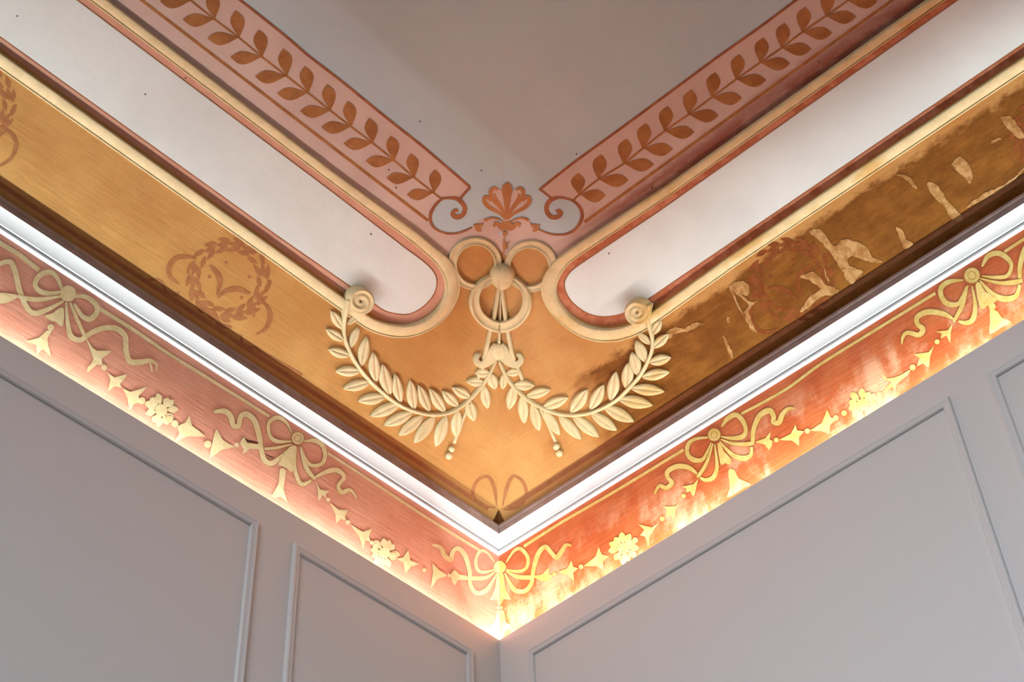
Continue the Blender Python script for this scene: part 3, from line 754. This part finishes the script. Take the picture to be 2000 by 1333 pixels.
# =====================================================================  PLASTER RELIEF (things)
# cream mouldings around the white cove panels
FBEAD=[(-1,-.001),(-1,.0045),(-.86,.006),(-.74,.0045),(-.71,.001),(-.67,.004),(-.42,.0095),(0,.0130),(.4,.0150),(.72,.0152),(.88,.0135),(.96,.008),(.97,-.001)]
def frame(side):
    pts=[] # (x,y,w_px or None)
    if side==0:
        tr_=[(812,465,22),(834,484,22),(854,501,24),(868,516,26),(878,534,28),(883,552,29),(881,574,29),(872,596,28),(855,617,27),(828,636,26),(795,646,26),(762,645,25),(730,636,24),(706,623,23),(685,607,23)]
        yu,yl=594,810
    else:
        tr_=[(1140,481,22),(1115,498,22),(1098,512,24),(1084,530,27),(1075,548,29),(1072.5,568,30),(1078,588,29),(1090,606,28),(1108,625,27),(1135,643,27),(1165,653,27),(1199,654,26),(1229,647,25),(1254,636,24),(1280,619,22)]
        yu,yl=606,819
    C=cr(tr_,4); P=[];Nn=[];W=[]
    d=d_of(yu); a=s_at(*tr_[0][:2],side)
    wide=0.0245
    for i in range(9):
        s=FAR+(a+.02-FAR)*i/9; P.append(V(s,d,H(d)) if side==0 else V(d,s,H(d))); Nn.append(nrm(side,d)); W.append(wide)
    for x,y,w_ in C:
        p,nn=coven(x,y); P.append(p); Nn.append(nn); dist=(p-CAMV).length
        W.append(w_*dist/F*1.08)
    d=d_of(yl); a=s_at(*tr_[-1][:2],side)
    for i in range(1,10):
        s=a+.03+(FAR-a-.03)*i/9; P.append(V(s,d,H(d)) if side==0 else V(d,s,H(d))); Nn.append(nrm(side,d)); W.append(0.0275)
    # inside of the loop must be the plain side: profile u=-1 is the step edge (outer)
    return P,Nn,W
for side in (0,1):
    P,Nn,W=frame(side); mb=MB()
    # T x N direction: flip profile so the fillet lies at the outside of the lower run
    T=(P[-1]-P[-2]).normalized(); Bv=T.cross(Nn[-1])
    outward=Vector((0,-1,0)) if side==0 else Vector((-1,0,0))
    sg=-1 if Bv.dot(outward)>0 else 1
    U=[(u*sg,z) for u,z in FBEAD]
    us=[u for u,_ in FBEAD]
    def hz(u):
        for (a,b),(c,e) in zip(FBEAD,FBEAD[1:]):
            if a<=u<=c and c>a: return b+(e-b)*(u-a)/(c-a)
        return -.001
    grid=[-1.0,-.99,-.96,-.88,-.8,-.72,-.67,-.5,-.3,-.1,.1,.3,.5,.67,.72,.8,.88,.96,.99,1.0]
    low=[-.001 if abs(u)==1 else max(-.001,hz(u)) for u in grid]; upr=[-.001 if z<0 else z*.72 for z in low[::-1]]
    kk=len(P); sm=lambda t:t*t*(3-2*t); v=[]
    for i in range(kk):
        t=sm(min(1,max(0,(i-9)/(kk-19)/0.6-0.15)))
        Tn=(P[min(kk-1,i+1)]-P[max(0,i-1)]).normalized(); Bn=Tn.cross(Nn[i]).normalized()
        for u,a,b in zip(grid,upr,low): v.append(P[i]+Bn*(u*sg*W[i]/2)+Nn[i]*(a*(1-t)+b*t))
    mm=len(grid)
    mb.add(v,[(i*mm+q,i*mm+q+1,(i+1)*mm+q+1,(i+1)*mm+q) for i in range(kk-1) for q in range(mm-1)])
    if sg==1: mb.f=[q[::-1] for q in mb.f]
    o=mb.build('panel_frame',['cream' if side==0 else 'creamR'])
    tag(o,'cream plaster moulding looping round the end of the left white cove panel' if side==0 else 'cream plaster moulding looping round the end of the right white cove panel','plaster moulding')
# laurel branches
C3=lambda P:tr(P,3.5075,600,540); C4=lambda P:tr(P,3.5075,960,540)
def branch(side,stem,leaves,berry_stem,berries,vc,vr,label):
    bpt=cove(*vc); o=empty('laurel_branch',bpt,label,'plaster branch'); cm='cream' if side==0 else 'creamR'
    mb=MB(); rstroke(mb,stem,10,0.008); mb.build('stem',[cm],o)
    for b,t,w_ in leaves:
        mb=MB(); 
        rleaf(mb,b,t,w_*1.14,0.0058,bend=0.0,lift=0.004); mb.build('leaf',[cm],o)
    mb=MB(); rstroke(mb,berry_stem,6,0.006); mb.build('berry_stem',[cm],o)
    for x,y,r in berries:
        p,nn=coven(x,y); rr=r*(p-CAMV).length/F; mb=MB()
        c=p+nn*rr*0.8; v=[];f=[];n,m=8,12
        for i in range(n+1):
            th=math.pi*i/n
            for j in range(m):
                ph=2*math.pi*j/m; v.append(c+Vector((math.sin(th)*math.cos(ph),math.sin(th)*math.sin(ph),math.cos(th)))*rr)
        for i in range(n):
            for j in range(m): f.append((i*m+j,(i+1)*m+j,(i+1)*m+(j+1)%m,i*m+(j+1)%m))
        mb.add(v,f); mb.build('berry',[cm],o)
    mb=MB(); sgn=1 if side==0 else -1
    def hf(q,a):
        turn=(a*sgn+(0.5 if side==0 else math.pi-0.5))/(2*math.pi)
        sp=0.5+0.5*math.cos(2*math.pi*(q*2.3-turn))
        return (0.024*(1-max(0,q-0.8)**2*6)) + 0.004*sp*(0.3+q) - (0.004 if q<0.12 else 0)
    rdome(mb,vc,vr,hf,14,56); mb.build('volute',[cm],o)
    return o
def lv(P,T): return [(T([b])[0],T([t])[0],w_/3.5075) for b,t,w_ in P]
branch(0,C3([(262,150,34,.05),(248,230,30,.03),(245,300,24,.01),(250,400,22,0),(280,500,24,0),(340,610,24,0),(420,710,26,0),(510,795,26,0),(600,865,26,0),(700,915,26,0),(820,945,26,0),(920,945,26,0),(1010,915,26,0),(1100,850,24,0),(1190,750,24,0),(1245,665,20,0),(1290,570,16,0)]) if 0 else
 [(x,y,w_,l/3.5075*3.5075) for (x,y,w_,_),l in zip(C3([(262,150,34,0),(248,230,30,0),(245,300,24,0),(250,400,22,0),(280,500,24,0),(340,610,24,0),(420,710,26,0),(510,795,26,0),(600,865,26,0),(700,915,26,0),(820,945,26,0),(920,945,26,0),(1010,915,26,0),(1100,850,24,0),(1190,750,24,0),(1245,665,20,0),(1290,570,16,0)]),[.018,.014,.006]+[0.001]*14)],
 lv([((270,330),(355,250),36),((290,490),(345,345),46),((365,615),(403,412),60),((465,725),(448,520),64),((560,820),(510,600),72),((635,870),(597,668),58),((728,920),(703,713),60),((835,925),(757,743),58),((940,930),(835,768),62),((1030,890),(920,783),58),((1112,830),(990,760),58),((1205,725),(1087,716),54),((1245,660),(1145,660),56),
 ((240,360),(160,235),52),((245,440),(128,362),54),((285,545),(143,500),58),((360,650),(190,650),60),((425,725),(243,770),62),((530,825),(345,855),66),((635,870),(428,960),66),((715,935),(523,1022),66),((790,955),(626,1092),62),((870,960),(731,1142),66),((950,955),(878,1165),66),((1030,920),(1012,1100),64),((1105,850),(1135,990),64),((1205,745),(1230,905),54),((1255,665),(1280,772),60)],C3),
 C3([(1110,870,16),(1060,990,16),(1003,1145,20)]),[C3([(980,1182)])[0]+(6.3,),C3([(960,1230)])[0]+(7.0,)],(697,584),27,'cream plaster laurel branch with volute, left of the corner, clean ochre behind')
branch(1,[(x,y,w_,l) for (x,y,w_,_),l in zip(C4([(1098,180,30,0),(1085,280,30,0),(1090,350,26,0),(1105,430,24,0),(1100,510,22,0),(1070,590,24,0),(1020,680,26,0),(950,760,26,0),(870,840,26,0),(780,895,26,0),(680,935,26,0),(590,950,26,0),(500,948,26,0),(420,930,26,0),(340,895,26,0),(260,850,26,0),(180,780,24,0),(120,710,24,0),(70,610,20,0),(48,555,16,0)]),[.018,.014,.006]+[0.001]*17)],
 lv([((1100,400),(1165,300),50),((1108,490),(1217,395),54),((1085,590),(1232,555),62),((1035,690),(1222,655),64),((960,765),(1188,790),66),((875,840),(1108,885),72),((775,893),(978,997),70),((685,935),(862,1057),62),((560,955),(737,1102),62),((465,955),(617,1118),60),((360,915),(470,1087),56),((280,870),(330,1058),58),((210,815),(230,1007),58),((158,745),(125,912),60),((88,665),(82,772),44),
 ((1090,465),(1005,380),40),((1065,590),(992,438),60),((1010,680),(965,518),64),((930,775),(940,590),68),((820,855),(855,653),66),((680,915),(770,743),66),((545,935),(660,775),72),((355,900),(528,830),64),((245,820),(408,775),58),((158,742),(300,748),58),((105,662),(208,650),46)],C4),
 C4([(335,905,16),(390,1020,16),(442,1138,20)]),[C4([(453,1165)])[0]+(7.0,),C4([(474,1212)])[0]+(7.0,)],(1250.5,606),26,'cream plaster laurel branch with volute, right of the corner, beside the brown stain')
# ribbon knot with three rings and cords
ko=empty('ribbon_knot',cove(981,538),'cream plaster knot with three rings and hanging cords, at the top of the corner','plaster ornament')
RP=[(-1,None),(-1,.55),(-.85,.75),(-.55,.70),(-.5,.62),(.45,.66),(.55,.85),(.85,1),(1,.7),(1,None)]
def ring(co,ro,ci,ri,h,lift=0.0,a0=0,a1=360):
    mb=MB(); rows=[];hs=[]; n=64
    for k in range(n):
        a=2*math.pi*k/n; xo,yo=co[0]+ro[0]*math.cos(a),co[1]+ro[1]*math.sin(a); xi,yi=ci[0]+ri[0]*math.cos(a),ci[1]+ri[1]*math.sin(a)
        row=[];hh=[]
        for u,z in RP:
            t=(u+1)/2; row.append((xo+(xi-xo)*t,yo+(yi-yo)*t)); hh.append(-.002 if z is None else lift+h*z)
        rows.append(row); hs.append(hh)
    heightgrid(mb,rows,hs,0,True); return mb
ring((927,514),(52.5,51.5),(928,515.5),(37,38),0.009).build('ring',['cream'],ko)
ring((1038,519),(52,50.5),(1035,520.5),(37.5,37),0.009).build('ring',['cream'],ko)
ring((977.5,590),(62,57.5),(978,582),(45,43.5),0.010,0.0055).build('ring',['cream'],ko)
mb=MB(); rdome(mb,(981,538),24.8,lambda q,a:0.008+0.021*math.sqrt(max(0,1-q*q*0.93))+0.0004*math.cos(a*14)*q,12,56); mb.build('knot',['cream'],ko)
for P in ([(973,560,6,.006),(968,592,6.5,.006),(962,622,7,.006),(955,652,7,.004),(949,680,7,.004),(942,704,7,.002)],[(977,560,5,.005),(976,592,5,.005),(975.5,624,5,.005),(974,655,5,.004),(973.5,676,5,.004)],
          [(981,560,6,.006),(985,592,7,.006),(989,622,7.5,.006),(994,655,7.5,.004),(1001,688,7,.004),(1006,704,7,.002)],[(944,712,6,.002),(938,726,6,.002),(932,740,6,.001)],[(1010,712,6,.002),(1016,728,6,.002),(1021,742,6,.001)]):
    mb=MB(); rstroke(mb,P,6,0.005); mb.build('cord',['cream'],ko)
# shell / husk ornament
so=empty('husk_ornament',cove(973,690),'small cream plaster husk with curled ends, hanging above the branch tips','plaster ornament')
SP=[(-1,None),(-1,.4),(-.8,.8),(-.55,.55),(-.3,.9),(0,.65),(.3,.95),(.6,.6),(.85,.85),(1,.4),(1,None)]
for s_ in (-1,1):
    P=[(973.5+s_*x,y,w_,l) for x,y,w_,l in ((2,676,20,.004),(9,684,24,.004),(16,696,24,.004),(25,706,19,.003),(35,711,15,.003),(43,707,12,.003),(45.5,699,9,.003),(42,692,7,.003),(38,694,6,.003))]
    mb=MB(); rstroke(mb,P,10,0.008,prof=SP); mb.build('curl',['cream'],so)
mb=MB(); rdome(mb,(973.5,686),17,lambda q,a:0.006+0.010*math.sqrt(max(0,1-q*q*.95)),8,30,ry=17); mb.build('cap',['cream'],so)
mb=MB(); rdome(mb,(973.5,665),4,lambda q,a:0.004+0.006*math.sqrt(max(0,1-q*q*.95)),5,16); mb.build('bead',['cream'],so)
